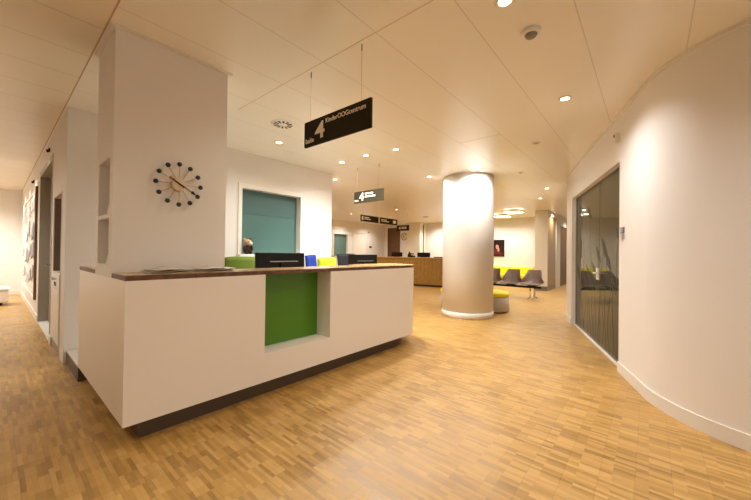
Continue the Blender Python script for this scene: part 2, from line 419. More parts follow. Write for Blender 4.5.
b = BM(); tube(b, [(15.2, HV+.04, 1.05), (15.2, HV-.02, 1.05), (15.34, HV-.02, 1.05)], .011); part('door_handle', b, CHROME, d)
struct('wall_hall_end', box(BM(), 19, 19.2, -2, 4, 0, ZC), WHITE)

# curved wall on the right, running straight on past the glass door
cc, cr = (4.241, -.953), 1.04
curve = [(3.201, -3.6)] + arc(cc[0], cc[1], cr, 180, 109.2, 90)
def along(t, n=0):      # point on the straight stretch: t along it, n out into the hall
    return (4.58+COSW*t-SINW*n, .267+SINW*t+COSW*n)
DT = 2.62               # door width along the wall
p_end = along(3.12)
front = curve + [along(0)]
b = BM(); prism(b, strip(front, .14, -1), 0, ZC)
prism(b, strip([along(0), along(DT)], .14, -1), 2.37, ZC)
prism(b, strip([along(DT), p_end], .14, -1), 0, ZC)
pe2 = (p_end[0]+3.2, p_end[1]+.3); prism(b, strip([p_end, pe2], .14, -1), 0, ZC)
struct('wall_right', b, WHITE)
struct('baseboard_right', prism(BM(), strip(front, .013, 1), 0, .112, .003), BASEB)
struct('baseboard_right_far', prism(BM(), strip([along(DT), p_end], .013, 1), 0, .112, .003), BASEB)
struct('trim_7', prism(BM(), strip(front+[p_end], .02, 1), ZC-.03, ZC), BASEB)
# room behind the glass
struct('wall_meeting_room_end', box(BM(), 10.6, 10.75, -3.6, 1.75, 0, ZC), ROOMW)
struct('wall_meeting_room_side', box(BM(), 3.3, 10.6, -3.75, -3.6, 0, ZC), ROOMW)
struct('trim_8', box(BM(), 10.585, 10.6, -3.5, 1.4, 1.62, 2.0), OLIVE)
# glass double door
g0 = along(DT/2)
d = sempty('door_6', (g0[0], g0[1], 0))
def gslab(t0, t1, z0, z1, n0=-.085, n1=-.075): return prism(BM(), [along(t0, n0), along(t1, n0), along(t1, n1), along(t0, n1)], z0, z1)
seam = 1.09
gl = part('glass_leaf', gslab(.012, seam-.004, .012, 2.36), GLASS, d)
gr = part('glass_leaf', gslab(seam+.004, DT-.017, .012, 2.36), GLASS, d)
b = BM()
for t0, t1, z0, z1 in ((DT-.014, DT-.001, 0, 2.37), (.0005, .012, 0, 2.37), (.012, DT-.014, 2.361, 2.3695)):
    prism(b, [along(t0, -.10), along(t1, -.10), along(t1, -.06), along(t0, -.06)], z0, z1)
part('door_frame', b, GREYF, d)
part('threshold', prism(BM(), [along(0.001, -.11), along(DT-.001, -.11), along(DT-.001, -.04), along(.001, -.04)], 0, .01), BASEB, d)
b = BM()
def P3(t, n, z): q = along(t, n); return (q[0], q[1], z)
prism(b, [along(seam+.01, -.075), along(seam+.09, -.075), along(seam+.09, -.055), along(seam+.01, -.055)], .95, 1.12, .004)
ALU = mat('satin_aluminium', srgb(226, 226, 224), .4, .15, noise=.01)
hd = part('lock_plate', b, ALU, gr)
hb = BM(); tube(hb, [P3(seam+.05, -.057, 1.05), P3(seam+.05, -.015, 1.05), P3(seam+.04, -.012, 1.05), P3(seam-.11, -.012, 1.05)], .011)
part('door_handle', hb, ALU, gr)
part('seal', gslab(seam-.004, seam+.004, .012, 2.36, -.086, -.074), DARKG, d)
# etched line drawing on the glass: long wandering stems and loops
b = BM(); rnd = random.Random(3)
def ribbon(pts, wd=.010):
    out = []
    for i, (t, z) in enumerate(pts):
        a = pts[max(i-1, 0)]; c = pts[min(i+1, len(pts)-1)]; dx, dz = c[0]-a[0], c[1]-a[1]; l = math.hypot(dx, dz) or 1
        out.append(((t-dz/l*wd/2, z+dx/l*wd/2), (t+dz/l*wd/2, z-dx/l*wd/2)))
    V = [[b.verts.new(P3(t, -.0735, z)) for t, z in pr] for pr in out]
    for A, B in zip(V, V[1:]): b.faces.new((A[0], A[1], B[1], B[0]))
for k in range(15):
    t = .15+k*.162; ph = rnd.random()*6; h = rnd.uniform(.9, 2.25); am = rnd.uniform(.03, .09)
    pts = []
    for i in range(40):
        z = .03+h*i/39; tt = t+am*math.sin(ph+z*rnd.uniform(2.9, 3.1)+i*.09)
        pts.append((min(max(tt, .03), DT-.08), z))
    ribbon(pts)
    tx, zx = pts[-1]
    for q in range(3):
        r0 = .05+.03*q; ribbon([(min(max(tx+r0*1.1*math.cos(a*.35+q), .03), DT-.08), min(max(zx-.06+r0*math.sin(a*.35+q*2), .03), 2.33)) for a in range(19)])
part('etched_drawing', b, ETCH, d, 'fine etched line drawing on the glass')

# round column
CXU, CXV, CR = 6.53, 2.96, .52
struct('wall_column', lathe(BM(), [(CR, 0), (CR, ZC)], CXU, CXV, 96), WHITE)
struct('baseboard_column', lathe(BM(), [(CR+.012, 0), (CR+.012, .118), (CR+.002, .122)], CXU, CXV, 96), BASEB)

# ------------------------------------------------------------------ reception desk
pod = [(.555, 4.26), (.555, 5.04), (4.9, 5.04), (4.9, 4.1), (4.03, 3.5)] + arc(3.62, 3.08, .395, 0, -90, 10) + [(.67, 2.685), (.67, 4.26)]
t = thing('platform', 'low grey platform forming the plinth under the white reception desk', 'platform', (2.4, 3.8, 0))
part('plinth', prism(BM(), pod, 0, PZ-.012), PLINTH, t)
part('platform_top', prism(BM(), pod, PZ-.012, PZ), PODTOP, t)

RC = (3.76, 3.03)
fr = [(.54, 2.58)]
def desk_outline(notched):
    p = [(.555, 4.26), (.555, 2.58)]
    if notched: p += [(1.556, 2.58), (1.556, 2.81), (2.318, 2.81), (2.318, 2.58)]
    p += arc(RC[0], RC[1], .45, -90, 0, 14) + [(4.21, 3.25), (3.3, 3.25), (3.2, 2.98), (1.40, 2.98), (1.40, 3.53), (.95, 3.53), (.95, 4.26)]
    return p
desk = thing('reception_desk', 'long white reception desk with brown worktop and green inset panel', 'reception desk', (2.4, 3.0, PZ))
b = BM(); prism(b, desk_outline(False), PZ+.002, .398); prism(b, desk_outline(True), .398, 1.095)
part('body', b, DESKW, desk)
part('green_panel', box(BM(), 1.556, 2.318, 2.795, 2.81, .399, 1.094), GREEN, desk, 'green panel set into the front')
wt = [(.554, 2.949), (.554, 2.58)] + arc(RC[0], RC[1], .45, -90, 0, 14) + [(4.21, 3.27), (3.28, 3.27), (3.18, 3.0), (1.366, 3.0), (1.366, 2.949)]
def topped(o):
    o.data.materials.append(CREAMTOP)
    for p in o.data.polygons:
        if p.normal.z > .9: p.material_index = 1
topped(part('worktop', prism(BM(), wt, 1.095, 1.13, .002, 1), TOPW, desk))
topped(part('worktop', box(BM(), .554, .96, 3.512, 4.27, 1.095, 1.13, .002, 1), TOPW, desk))
ds = [(1.40, 2.98), (3.2, 2.98), (3.3, 3.25), (4.4, 3.25), (4.4, 3.85), (1.40, 3.85)]
part('desk_surface', prism(BM(), ds, .86, .89, .002, 1), DESKW, desk)
for x in (1.5, 2.9, 4.3): part('support', box(BM(), x-.02, x+.02, 3.3, 3.82, PZ, .86), DESKW, desk)

# newspapers on the strip of worktop in front of the pillar
def newspaper(cx, cy, rz, label, h=.02):
    t = thing('newspaper', label, 'newspaper', (cx, cy, 1.1302), rz, 'newspapers on the desk')
    for k in range(3):
        b = BM(); w_, d_ = .30-.012*k, .22-.008*k; g = []
        for i in range(13):
            x = -w_/2+w_*i/12; row = []
            for j in range(7):
                y = -d_/2+d_*j/6; row.append((x+.008*k, y, 0.002+.010*k+.008*(1+math.sin(i*.7+k*2))*(.3+.7*j/6)))
            g.append(row)
        surf(b, g, .0012); part('folded_sheet', b, NEWS, t, local=True)
    return t
newspaper(.86, 2.79, .05, 'crumpled folded newspaper on the brown worktop nearest the desk corner')
newspaper(1.18, 2.77, -.06, 'folded newspaper on the brown worktop, on the side of the green chair')

# leaflets leaning in the two pillar shelves
for z0, lab in ((1.187, 'white leaflet leaning in the lower open shelf of the pillar'), (1.567, 'white leaflet leaning in the upper open shelf of the pillar')):
    b = BM(); prof = [(3.06, z0), (3.063, z0), (3.16, z0+.006), (3.065, z0+.085), (3.06, z0+.085)]
    V0 = [(.556, y, z) for y, z in prof]; V1 = [(.60, y, z) for y, z in prof]
    A = [b.verts.new(q) for q in V0]; B = [b.verts.new(q) for q in V1]; b.faces.new(A); b.faces.new(B[::-1])
    for i in range(5): b.faces.new((A[i], A[(i+1)%5], B[(i+1)%5], B[i]))
    solo('leaflet', b, PAPER, lab, 'leaflet')

# wall clock with balls on the pillar
ck = thing('wall_clock', 'round wall clock of dark balls on brass spokes, on the pillar', 'clock', (.97, PV0, 1.833))
c0 = Vector((.97, PV0-.035, 1.833))
for k in range(12):
    a = math.radians(k*30); dv = Vector((math.sin(a), 0, math.cos(a)))
    sp = part('spoke', cyl(BM(), c0+dv*.055, c0+dv*.15, .0022, n=8), BRASS, ck)
    part('ball', ball(BM(), c0+dv*.163, .0185, 1, .8, 1), BALLG if k in (1, 6, 7, 10) else BALLB, ck)
part('hub', cyl(BM(), c0+Vector((0, .035, 0)), c0+Vector((0, -.012, 0)), .055, .05, 40), CREAM, ck, 'cream hub disc')
h1 = Vector((math.sin(math.radians(122)), 0, math.cos(math.radians(122))))
b = BM(); cyl(b, c0+h1*-.075+Vector((0, -.018, 0)), c0+h1*.04+Vector((0, -.018, 0)), .006, .006, 8); part('hour_hand', b, BLACK, ck)
b = BM(); cyl(b, c0+Vector((0, -.024, 0)), c0+h1*.12+Vector((0, -.024, 0)), .003, .003, 8); cyl(b, c0+h1*.10+Vector((0, -.024, 0)), c0+h1*.135+Vector((0, -.024, 0)), .013, .004, 10); part('minute_hand', b, BLACK, ck)
b = BM(); ball(b, c0+h1*-.078+Vector((0, -.018, 0)), .012); part('counterweight', b, BRASS, ck)

# ------------------------------------------------------------------ monitors on the lower desk
def monitor(label, loc, rz, w_, h_, top, deskz=.8902, slot=True, group=None):
    t = thing('computer_monitor', label, 'monitor', loc, rz, group); zt = top-deskz
    part('screen_housing', box(BM(), -w_/2, w_/2, -.02, .02, zt-h_, zt, .006), BLACK, t, local=True)
    part('screen', box(BM(), -w_/2+.015, w_/2-.015, .0202, .0222, zt-h_+.02, zt-.015), DARKG, t, local=True)
    b = BM(); box(b, -.03, .03, -.045, -.0205, 0.012, zt-.12); box(b, -.11, .11, -.10, .08, 0, .012, .003); part('stand', b, BLACK, t, local=True)
    if slot: part('back_strip', box(BM(), -w_*.24, w_*.35, -.0232, -.0202, zt-.105, zt-.095), SILVER, t, 'thin bright strip', True)
    return t
monitor('large black monitor seen from behind, above the green panel', (2.186, 3.3, .8902), 0, .645, .38, 1.284)
monitor('black monitor seen from behind near the rounded end of the white desk', (3.80, 3.47, .8902), 0, .64, .36, 1.267)

# ------------------------------------------------------------------ office chairs behind the desk
def office_chair(label, fab, loc, rz, bw=.42, top=1.06, taper=.0, black=False):
    t = thing('office_chair', label, 'office chair', loc, rz, 'office chairs behind the desk')
    b = BM(); g = []
    for i in range(9):
        z = top-.46+.46*i/8; row = []
        for j in range(9):
            s = j/4-1; wd = bw/2*(1+taper*(1-i/8)); x = s*wd
            row.append((x, -.24+.03*s*s*-1-.05*(i/8), z-.012*(abs(s)**4)*(1 if i > 6 else 0)))
        g.append(row)
    surf(b, g, .05); part('backrest', b, fab, t, local=True)
    part('seat', box(BM(), -.23, .23, -.22, .24, .44, .52, .025, 3), fab, t, local=True)
    b = BM(); tube(b, [(0, -.05, .42), (0, -.29, .42), (0, -.31, .50), (0, -.30, .72)], .02); part('back_support', b, BLACK, t, local=True)
    part('gas_column', cyl(BM(), (0, 0, .09), (0, 0, .44), .028), CHROME, t, local=True)
    for s in (-1, 1):
        b = BM(); tube(b, [(s*.2, 0, .46), (s*.25, 0, .48), (s*.25, 0, .62)], .015); box(b, s*.25-.025, s*.25+.025, -.12, .12, .62, .645, .01); part('armrest', b, BLACK, t, local=True)
    for k in range(5):
        a = 2*PI*k/5; b = BM(); tube(b, [(0, 0, .10), (.28*math.cos(a), .28*math.sin(a), .075)], .018)
        lg = part('base_arm', b, BLACK, t, local=True)
        b = BM(); cyl(b, (.28*math.cos(a)-.02*math.sin(a), .28*math.sin(a)+.02*math.cos(a), .03), (.28*math.cos(a)+.02*math.sin(a), .28*math.sin(a)-.02*math.cos(a), .03), .03); part('castor', b, BLACK, lg, local=True)
    return t
CZ = PZ+.0005
office_chair('olive green office chair behind the desk beside the pillar', FABG, (2.20, 4.02, CZ), PI+.02, .40, 1.07, .12)
office_chair('green office chair mostly hidden behind the large monitor', FABG, (3.06, 4.14, CZ), PI, .52, 1.02)
office_chair('lime yellow office chair behind the desk between the two monitors', FABL, (3.56, 3.78, CZ), PI, .34, 1.06, .12)
office_chair('blue office chair behind the desk, half behind the lime chair', FABB, (3.98, 4.60, CZ), PI+.42, .34, 1.09)
office_chair('black office chair behind the desk next to the second monitor', FABK, (4.56, 4.40, CZ), PI-.2, .42, 1.12, -.2)

# plush toy on the window sill
tz = 1.2502
toy = thing('plush_toy', 'small brown and white plush animal sitting on the window sill', 'plush toy', (2.685, WV-.03, tz))
o = Vector((0, 0, 0))
part('body', ball(BM(), o+Vector((0, 0, .055)), .05, 1, .85, 1.1), WINE, toy, 'dark brown body', True)
hdp = part('head', ball(BM(), o+Vector((0, -.01, .145)), .047, 1.05, .95, .95), PLUSH, toy, 'light brown head', True)
part('muzzle', ball(BM(), o+Vector((.018, -.052, .135)), .022, 1.1, 1, .9), PLUSHW, hdp, 'white muzzle', True)
for s in (-1, 1):
    part('ear', ball(BM(), o+Vector((s*.038, 0, .183)), .017, 1, .6, 1.1), PLUSH if s < 0 else BLACK, hdp, local=True)
    part('eye', ball(BM(), o+Vector((.008+s*.02, -.055, .155)), .0055), BLACK, hdp, local=True)
    part('arm', ball(BM(), o+Vector((s*.048, -.025, .075)), .02, .9, 1, 1.8), WINE, toy, local=True)
    part('foot', ball(BM(), o+Vector((s*.03, -.035, .02)), .02, 1, 1.2, 1), WINE, toy, local=True)
toy.scale = (1.3, 1.3, 1.3)
# small dark item beside the toy
b = BM(); box(b, 2.83, 2.93, WV-.08, WV+.02, tz, tz+.018, .005); box(b, 2.85, 2.91, WV-.06, WV, tz+.018, tz+.03, .004)
solo('pencil_case', b, BLACK, 'small flat black case on the window sill beside the plush toy', 'case')

# ------------------------------------------------------------------ hanging signs
def sign(label, u, v0, v1, z0, z1, axis, texts, group='hanging signs'):
    """axis 'v': board in the plane u=const read from v1 down to v0;  axis 'u': board in the plane v=const read along +u."""
    T = .022
    if axis == 'v':
        t = thing('hanging_sign', label, 'sign', (u, (v0+v1)/2, z0), 0, group)
        part('board', box(BM(), u, u+T, v0, v1, z0, z1, .004), SIGN, t)
        R, O = (0, -1, 0), lambda x, z: (u-.0003, v1-x, z0+z)
        rods = [(u+T/2, v1-.075), (u+T/2, v0+.11)]
    else:
        t = thing('hanging_sign', label, 'sign', ((v0+v1)/2, u, z0), 0, group)
        part('board', box(BM(), v0, v1, u, u+T, z0, z1, .004), SIGN, t)
        R, O = (1, 0, 0), lambda x, z: (v0+x, u-.0003, z0+z)
        rods = [(v0+.1, u+T/2), (v1-.1, u+T/2)]
    for s, x, z, h, w_ in texts:
        bm = text_bm(s, h, w_); orient(bm, O(x, z), R, (0, 0, 1)); part('lettering', bm, LETTER, t, 'light lettering')
    for x, y in rods:
        rd = part('cable', cyl(BM(), (x, y, z1-.002), (x, y, ZC), .0014, n=6), CABLE, t)
        part('ceiling_fitting', cyl(BM(), (x, y, ZC-.05), (x, y, ZC-.0005), .005, n=10), GREYM, rd)
    return t
sign('nearest hanging dark sign lettered balie 4 KinderOOGcentrum', 1.82, 1.605, 2.41, 2.243, 2.472, 'v',
     [('balie', .028, .030, .044, .112), ('4', .155, .045, .145, .125), ('KinderOOGcentrum', .295, .158, .040, .460)])
def lines(x, z, ws, h=.03, gap=.055):    # tiny far-off text rendered as word bars
    return [(None, x, z-k*gap, h, w_) for k, w_ in enumerate(ws)]
def word_bars(t, u, v1, z0, rows):
    for x, z, h, ws in rows:
        b = BM(); xx = x
        for w_ in ws:
            box(b, u-.003, u-.0003, v1-xx-w_, v1-xx, z0+z, z0+z+h); xx += w_+.012
        part('text_line', b, LETTER, t, 'small illegible lettering')
s2 = sign('second hanging dark sign with a white 4, before the far desk', 4.5, 3.65, 4.372, 2.24, 2.461, 'v', [('balie', .022, .03, .04, .10), ('4', .14, .04, .15, .115)])
word_bars(s2, 4.5, 4.372, 2.24, [(.285, .150, .028, [.06, .045, .07]), (.285, .095, .028, [.08, .05, .10])])
def sign_u(label, v, u0, u1, bars):
    t = sign(label, v, u0, u1, 2.26, 2.46, 'u', [])
    for x, z, h, w_ in bars: part('text_line', box(BM(), u0+x, u0+x+w_, v-.003, v-.0003, 2.26+z, 2.26+z+h), LETTER, t, 'small illegible lettering')
    return t
sign_u('third hanging sign, the left of the two long boards in line', 6.74, 7.25, 8.10, [(.04, .04, .12, .07), (.16, .12, .025, .22), (.16, .07, .025, .30)])
sign_u('fourth hanging sign, the right of the two long boards in line', 6.74, 8.17, 9.12, [(.05, .12, .025, .3), (.05, .07, .025, .42), (.7, .05, .1, .16)])
s5 = sign('farthest hanging sign, dark board in front of the brown far door', 10.95, 7.5, 8.12, 2.22, 2.45, 'v', [('4', .10, .05, .13, .10)])
word_bars(s5, 10.95, 8.12, 2.22, [(.24, .13, .03, [.10, .14]), (.24, .08, .03, [.16, .08])])

# ------------------------------------------------------------------ ceiling fittings
def downlight(u, v, label, lit=True, r=.055):
    t = thing('downlight', label, 'ceiling light', (u, v, ZC-.012), 0, 'recessed ceiling downlights')
    prof = [(r*.72, ZC-.004), (r*.74, ZC-.012), (r, ZC-.012), (r*1.22, ZC-.004), (r*1.22, ZC+.001), (r*.72, ZC+.001)]
    part('trim_ring', lathe(BM(), prof, u, v, 28), RING, t)
    part('lamp', lathe(BM(), [(r*.72, ZC-.007), (.001, ZC-.009)], u, v, 28), LAMPE if lit else GREYM, t)
    return t
LIT = [(2.712, 4.192, 'round ceiling downlight above the green chair, near the air diffuser'),
       (4.023, 4.22, 'leftmost of three downlights in a row behind the nearest hanging sign'),
       (3.977, 3.601, 'middle of three downlights in a row behind the nearest hanging sign'),
       (4.033, 3.024, 'rightmost of three downlights in a row behind the nearest hanging sign'),
       (3.785, .675, 'bright ceiling downlight beside the curved white wall'),
       (2.082, .711, 'ceiling downlight at the top edge of the photo, near the smoke detector'),
       (5.904, 3.552, 'ceiling downlight close to the left side of the round column'),
       (6.016, 2.475, 'ceiling downlight close to the right side of the round column'),
       (8.643, 1.909, 'bright ceiling downlight between the column and the glass door'),
       (10.074, 2.40, 'far ceiling downlight in front of the beam chairs'),
       (4.895, 5.35, 'ceiling downlight at the right end of the wall behind the desk'),
       (9.70, 7.2, 'bright downlight above the oak counter'),
       (11.5, 8.9, 'small downlight between the far hanging sign and the white door'),
       (9.67, 9.55, 'small downlight in front of the far teal window'),
       (13.8, 8.3, 'downlight near the white end wall beside the beige pilaster'),
       (13.1, 7.0, 'downlight right above the oak counter end beside the column')]
for u, v, l in LIT: downlight(u, v, l)
downlight(5.06, 1.267, 'small unlit recessed fitting between smoke detector and glass door', False, .045)
downlight(6.7, 1.95, 'small unlit recessed fitting right of the column top', False, .045)

t = thing('smoke_detector', 'round white ceiling detector with grey dome', 'detector', (2.492, .664, ZC-.05))
part('base_ring', lathe(BM(), [(.05, ZC-.028), (.058, ZC-.026), (.066, ZC), (.03, ZC)], 2.492, .664, 36), FRAMEW, t)
part('dome', lathe(BM(), [(.001, ZC-.055), (.022, ZC-.052), (.036, ZC-.042), (.042, ZC-.028), (.042, ZC-.026)], 2.492, .664, 36), GREYM, t, 'grey dome')
t = thing('air_diffuser', 'round slotted air diffuser in the ceiling near the nearest sign', 'air vent', (2.357, 3.561, ZC-.012))
part('face_plate', lathe(BM(), [(.02, ZC-.010), (.10, ZC-.012), (.145, ZC-.006), (.15, ZC), (.01, ZC)], 2.357, 3.561, 48), FRAMEW, t)
for k in range(12):
    a = 2*PI*k/12; b = BM(); dv = Vector((math.cos(a), math.sin(a), 0)); pv = Vector((-math.sin(a), math.cos(a), 0)); cc0 = Vector((2.357, 3.561, ZC-.0135))
    q = [cc0+dv*.055+pv*.006, cc0+dv*.115+pv*.016, cc0+dv*.115-pv*.016, cc0+dv*.055-pv*.006]
    A = [b.verts.new(x) for x in q]; B = [b.verts.new(x+Vector((0, 0, .004))) for x in q]
    b.faces.new(A); b.faces.new(B[::-1])
    for i in range(4): b.faces.new((A[i], A[(i+1)%4], B[(i+1)%4], B[i]))
    part('slot', b, DARKG, t)
# square lamps of the waiting area
def square_lamp(u, v, label, z=ZC, s=.30, rz=.0):
    t = thing('square_lamp', label, 'ceiling lamp', (u, v, z-.10), rz, 'square ceiling lamps')
    b = BM()
    for x0, x1, y0, y1 in ((-s, s, -s, -s+.03), (-s, s, s-.03, s), (-s, -s+.03, -s+.03, s-.03), (s-.03, s, -s+.03, s-.03)): box(b, x0, x1, y0, y1, .0, .05)
    part('housing', b, RING, t, local=True)
    part('diffuser', box(BM(), -s+.03, s-.03, -s+.03, s-.03, -.012, .045), LAMPW if z == ZC else LAMPM, t, local=True)
    part('mounting', box(BM(), -.1, .1, -.1, .1, .062, .0995 if z == ZC else .4), RING, t, local=True)
    part('spacer', box(BM(), -.2, .2, -.2, .2, .045, .062), RING, t, local=True)
    return t
square_lamp(12.1, 3.75, 'square glowing ceiling lamp in the waiting area nearest the grey box wall')
square_lamp(13.2, 4.55, 'square glowing ceiling lamp in the waiting area above the dark portrait')
square_lamp(9.3, .93, 'square glowing lamp seen through the glass door', 2.55, .36)
# slim dark ceiling slot above the oak counter
solo('ceiling_speaker', lathe(BM(), [(.10, ZC-.02), (.13, ZC-.014), (.14, ZC), (.02, ZC)], 12.4, 7.6, 32), GREYM, 'dark flat round ceiling fitting above the oak counter', 'ceiling fitting')

# ------------------------------------------------------------------ right wall fittings
def on_wall(t, n0, n1, z0, z1, hw, bev=.003): return prism(BM(), [along(t-hw, n0), along(t+hw, n0), along(t+hw, n1), along(t-hw, n1)], z0, z1, bev)
q = along(-.14)
t = thing('card_reader', 'small grey metal card reader on the curved wall beside the glass door', 'card reader', (q[0], q[1], 1.49))
part('plate', on_wall(-.12, .0005, .012, 1.545, 1.615, .05), GREYM, t)
part('keypad', on_wall(-.12, .012, .016, 1.56, 1.60, .028, .001), SILVER, t)
part('lower_plate', on_wall(-.13, .0005, .02, 1.49, 1.538, .04), SILVER, t)
q = along(.03)
t = thing('motion_sensor', 'small white sensor above the corner of the glass door', 'sensor', (q[0], q[1], 2.6))
part('housing', on_wall(.03, .0005, .045, 2.60, 2.70, .03, .008), FRAMEW, t)
part('eye', on_wall(.03, .045, .05, 2.655, 2.685, .016, .001), BLACK, t, 'black sensor eye')

# ------------------------------------------------------------------ waiting area
def pouf(label, u, v, r):
    t = thing('round_pouf', label, 'pouf', (u, v, 0), 0, 'round poufs by the column')
    part('base', lathe(BM(), [(r-.02, .02), (r-.005, .03), (r-.005, .345), (r-.02, .35)], u, v, 48), POUFB, t)
    part('foot_ring', lathe(BM(), [(r-.05, 0), (r-.05, .02)], u, v, 48), BLACK, t)
    part('cushion', lathe(BM(), [(r-.01, .352), (r+.004, .365), (r+.006, .42), (r-.03, .452), (.01, .46)], u, v, 48), YELLOW, t)
pouf('yellow topped round pouf showing right of the round column', 7.45, 2.78, .38)
pouf('yellow topped round pouf peeking out left of the round column', 7.32, 3.59, .38)

bench = thing('wall_bench', 'long yellow upholstered bench along the end wall behind the beam chairs', 'bench', (14.7, 5.2, 0))
part('backrest', box(BM(), 14.80, 14.98, 3.75, 6.8, .30, .74, .03, 3), YELLOW, bench)
part('seat', box(BM(), 14.35, 14.80, 3.75, 6.8, .28, .44, .03, 3), YELLOW, bench)
part('plinth', box(BM(), 14.42, 14.96, 3.80, 6.75, 0, .28), POUFB, bench)

bs = thing('beam_seating', 'row of brown grey shell chairs on one beam in the waiting area', 'beam seating', (10.3, 3.8, 0))
def shell(cy):
    b = BM(); g = []
    # profile from front lip over the seat and up the back, faces -u
    prof = [(-.27, .415, .25), (-.24, .435, .27), (-.14, .425, .29), (0, .405, .30), (.10, .41, .30), (.17, .45, .285), (.215, .53, .255), (.24, .63, .235), (.26, .72, .215), (.275, .81, .19), (.28, .84, .15)]
    lift = [.01, .02, .04, .06, .08, .10, .08, .05, .03, .015, .01]
    for (x, z, hw), lf in zip(prof, lift):
        row = []
        for j in range(13):
            s = j/6-1; a = abs(s)
            xx = x-.20*(a**3)*(1 if z > .44 and x > 0 else 0)*max(0, 1-abs(z-.55)/.3)
            row.append((10.28+xx, cy+s*hw*(1+.12*a*(1 if lf > .12 else 0)), z+lf*a**2.6))
        g.append(row)
    surf(b, g, .010); return b
for k in range(5):
    sh = part('seat_shell', shell(2.64+k*.60), SHELL, bs)
    b = BM(); box(b, 10.19, 10.37, 2.64+k*.60-.11, 2.64+k*.60+.11, .375, .403); part('seat_bracket', b, BLACK, sh)
part('beam', box(BM(), 10.235, 10.325, 2.40, 5.35, .315, .375), BLACK, bs)
for y in (2.58, 5.1):
    b = BM()
    for s in (-1, 1): tube(b, [(10.28, y, .32), (10.28+s*.03, y, .28), (10.28+s*.05, y, .06), (10.28+s*.12, y, .03), (10.28+s*.28, y, .018)], .016)
    for s in (-1, 1): cyl(b, (10.28+s*.27, y, 0), (10.28+s*.27, y, .02), .025)
    cyl(b, (10.22, y+.1, .30), (10.22, y+.1, .05), .014); tube(b, [(10.22, y+.1, .05), (10.05, y+.12, .018)], .014)
    part('leg', b, CHROME, bs)

t = thing('framed_picture', 'dark red portrait print on the end wall right of the column', 'picture', (EU, 5.42, 1.2))
part('print', box(BM(), EU-.03, EU-.0005, 5.04, 5.80, 1.2, 1.96), PRINT, t)
b = BM()
def blob(bm, y, z, ry, rz_, x):
    V = [bm.verts.new((x, y+ry*math.cos(2*PI*k/28)*(1+.08*math.sin(3*k)), z+rz_*math.sin(2*PI*k/28))) for k in range(28)]; bm.faces.new(V)
b = BM(); blob(b, 5.36, 1.64, .075, .10, EU-.0308); blob(b, 5.30, 1.50, .05, .09, EU-.0309); part('printed_face', b, SKIN, t, 'pale blurred face')
b = BM(); blob(b, 5.42, 1.40, .20, .12, EU-.0304); blob(b, 5.18, 1.32, .10, .08, EU-.0305); part('printed_shirt', b, PRED, t, 'red blurred shoulder')

# ------------------------------------------------------------------ far oak counter and what stands on it
fd = thing('oak_counter', 'far reception counter clad in vertical oak boards', 'counter', (11.2, 7.5, 0))
of = [(10.83, 7.12), (10.75, 9.6), (11.6, 9.6), (11.65, 7.3), (11.95, 6.0), (11.2, 5.75)]
part('body', prism(BM(), of, .07, 1.10), OAK, fd)
part('plinth', prism(BM(), [(10.9, 7.14), (10.82, 9.55), (11.55, 9.55), (11.6, 7.3), (11.88, 6.04), (11.24, 5.82)], 0, .07), DARKG, fd)
part('counter_top', prism(BM(), [(10.80, 7.11), (10.72, 9.62), (11.62, 9.62), (11.67, 7.3), (11.97, 5.98), (11.18, 5.72)], 1.10, 1.13, .003, 1), OAKTOP, fd)
for k in range(9):
    f = (k+.5)/9; x = 10.83+(11.2-10.83)*f; y = 7.12+(5.75-7.12)*f
    part('board_joint', cyl(BM(), (x-.001, y, .075), (x-.001, y, 1.095), .003, n=6), DKWOOD, fd)
def far_monitor(label, u, v, rz, w_=.55, top=1.335):
    return monitor(label, (u, v, 1.1302), rz, w_, .19, top, 1.1302, False)
far_monitor('small black monitor on the far oak counter, left one', 11.3, 8.35, -PI/2, .56, 1.33)
far_monitor('small black monitor on the far oak counter, right one', 11.45, 7.1, -PI/2+.15, .56, 1.33)
# desk telephone beside the right far monitor
t = thing('desk_telephone', 'black telephone on the far oak counter beside the right monitor', 'telephone', (11.25, 7.52, 1.1302))
b = BM(); box(b, 11.17, 11.33, 7.42, 7.62, 1.1302, 1.20, .012); part('base', b, BLACK, t)
b = BM(); tube(b, [(11.2, 7.42, 1.25), (11.2, 7.46, 1.275), (11.2, 7.58, 1.275), (11.2, 7.62, 1.25)], .022); cyl(b, (11.2, 7.5, 1.20), (11.2, 7.5, 1.27), .02); part('handset', b, BLACK, t)
b = BM(); lathe(b, [(.08, 1.1302), (.09, 1.16), (.07, 1.26), (.03, 1.33), (.01, 1.38)], 11.42, 7.78, 20)
solo('black_shape', b, BLACK, 'black rounded shape at the left of the right far monitor', 'lamp')  # made-up rounded form for an unclear black blob, no known lamp
b = BM(); box(b, 11.5, 11.68, 6.3, 6.66, 1.1302, 1.165, .006); solo('keyboard', b, BLACK, 'black keyboard on the far oak counter nearest the column', 'keyboard')

# far wall clock and thermostat
t = thing('round_clock', 'small round clock high on the end wall beside the brown door', 'clock', (EU, 10.58, 2.22))
part('rim', cyl(BM(), (EU-.03, 10.58, 2.22), (EU-.0005, 10.58, 2.22), .21, .21, 36), GREYM, t)
part('dial', cyl(BM(), (EU-.034, 10.58, 2.22), (EU-.0302, 10.58, 2.22), .17, .17, 36), CREAM, t)
for a, l in ((.5, .12), (2.2, .09)): part('hand', cyl(BM(), (EU-.037, 10.58, 2.22), (EU-.037, 10.58+l*math.sin(a), 2.22+l*math.cos(a)), .012, .008, 8), BLACK, t)
solo('thermostat', box(BM(), 13.62, 13.80, FV-.03, FV+.002, 1.56, 1.66, .008), BLACK, 'small black wall panel right of the far white door', 'wall panel')
solo('door_sensor', box(BM(), 13.50, 13.60, FV-.04, FV+.002, 2.40, 2.45, .008), GREYM, 'tiny grey sensor above and right of the far white door', 'sensor')

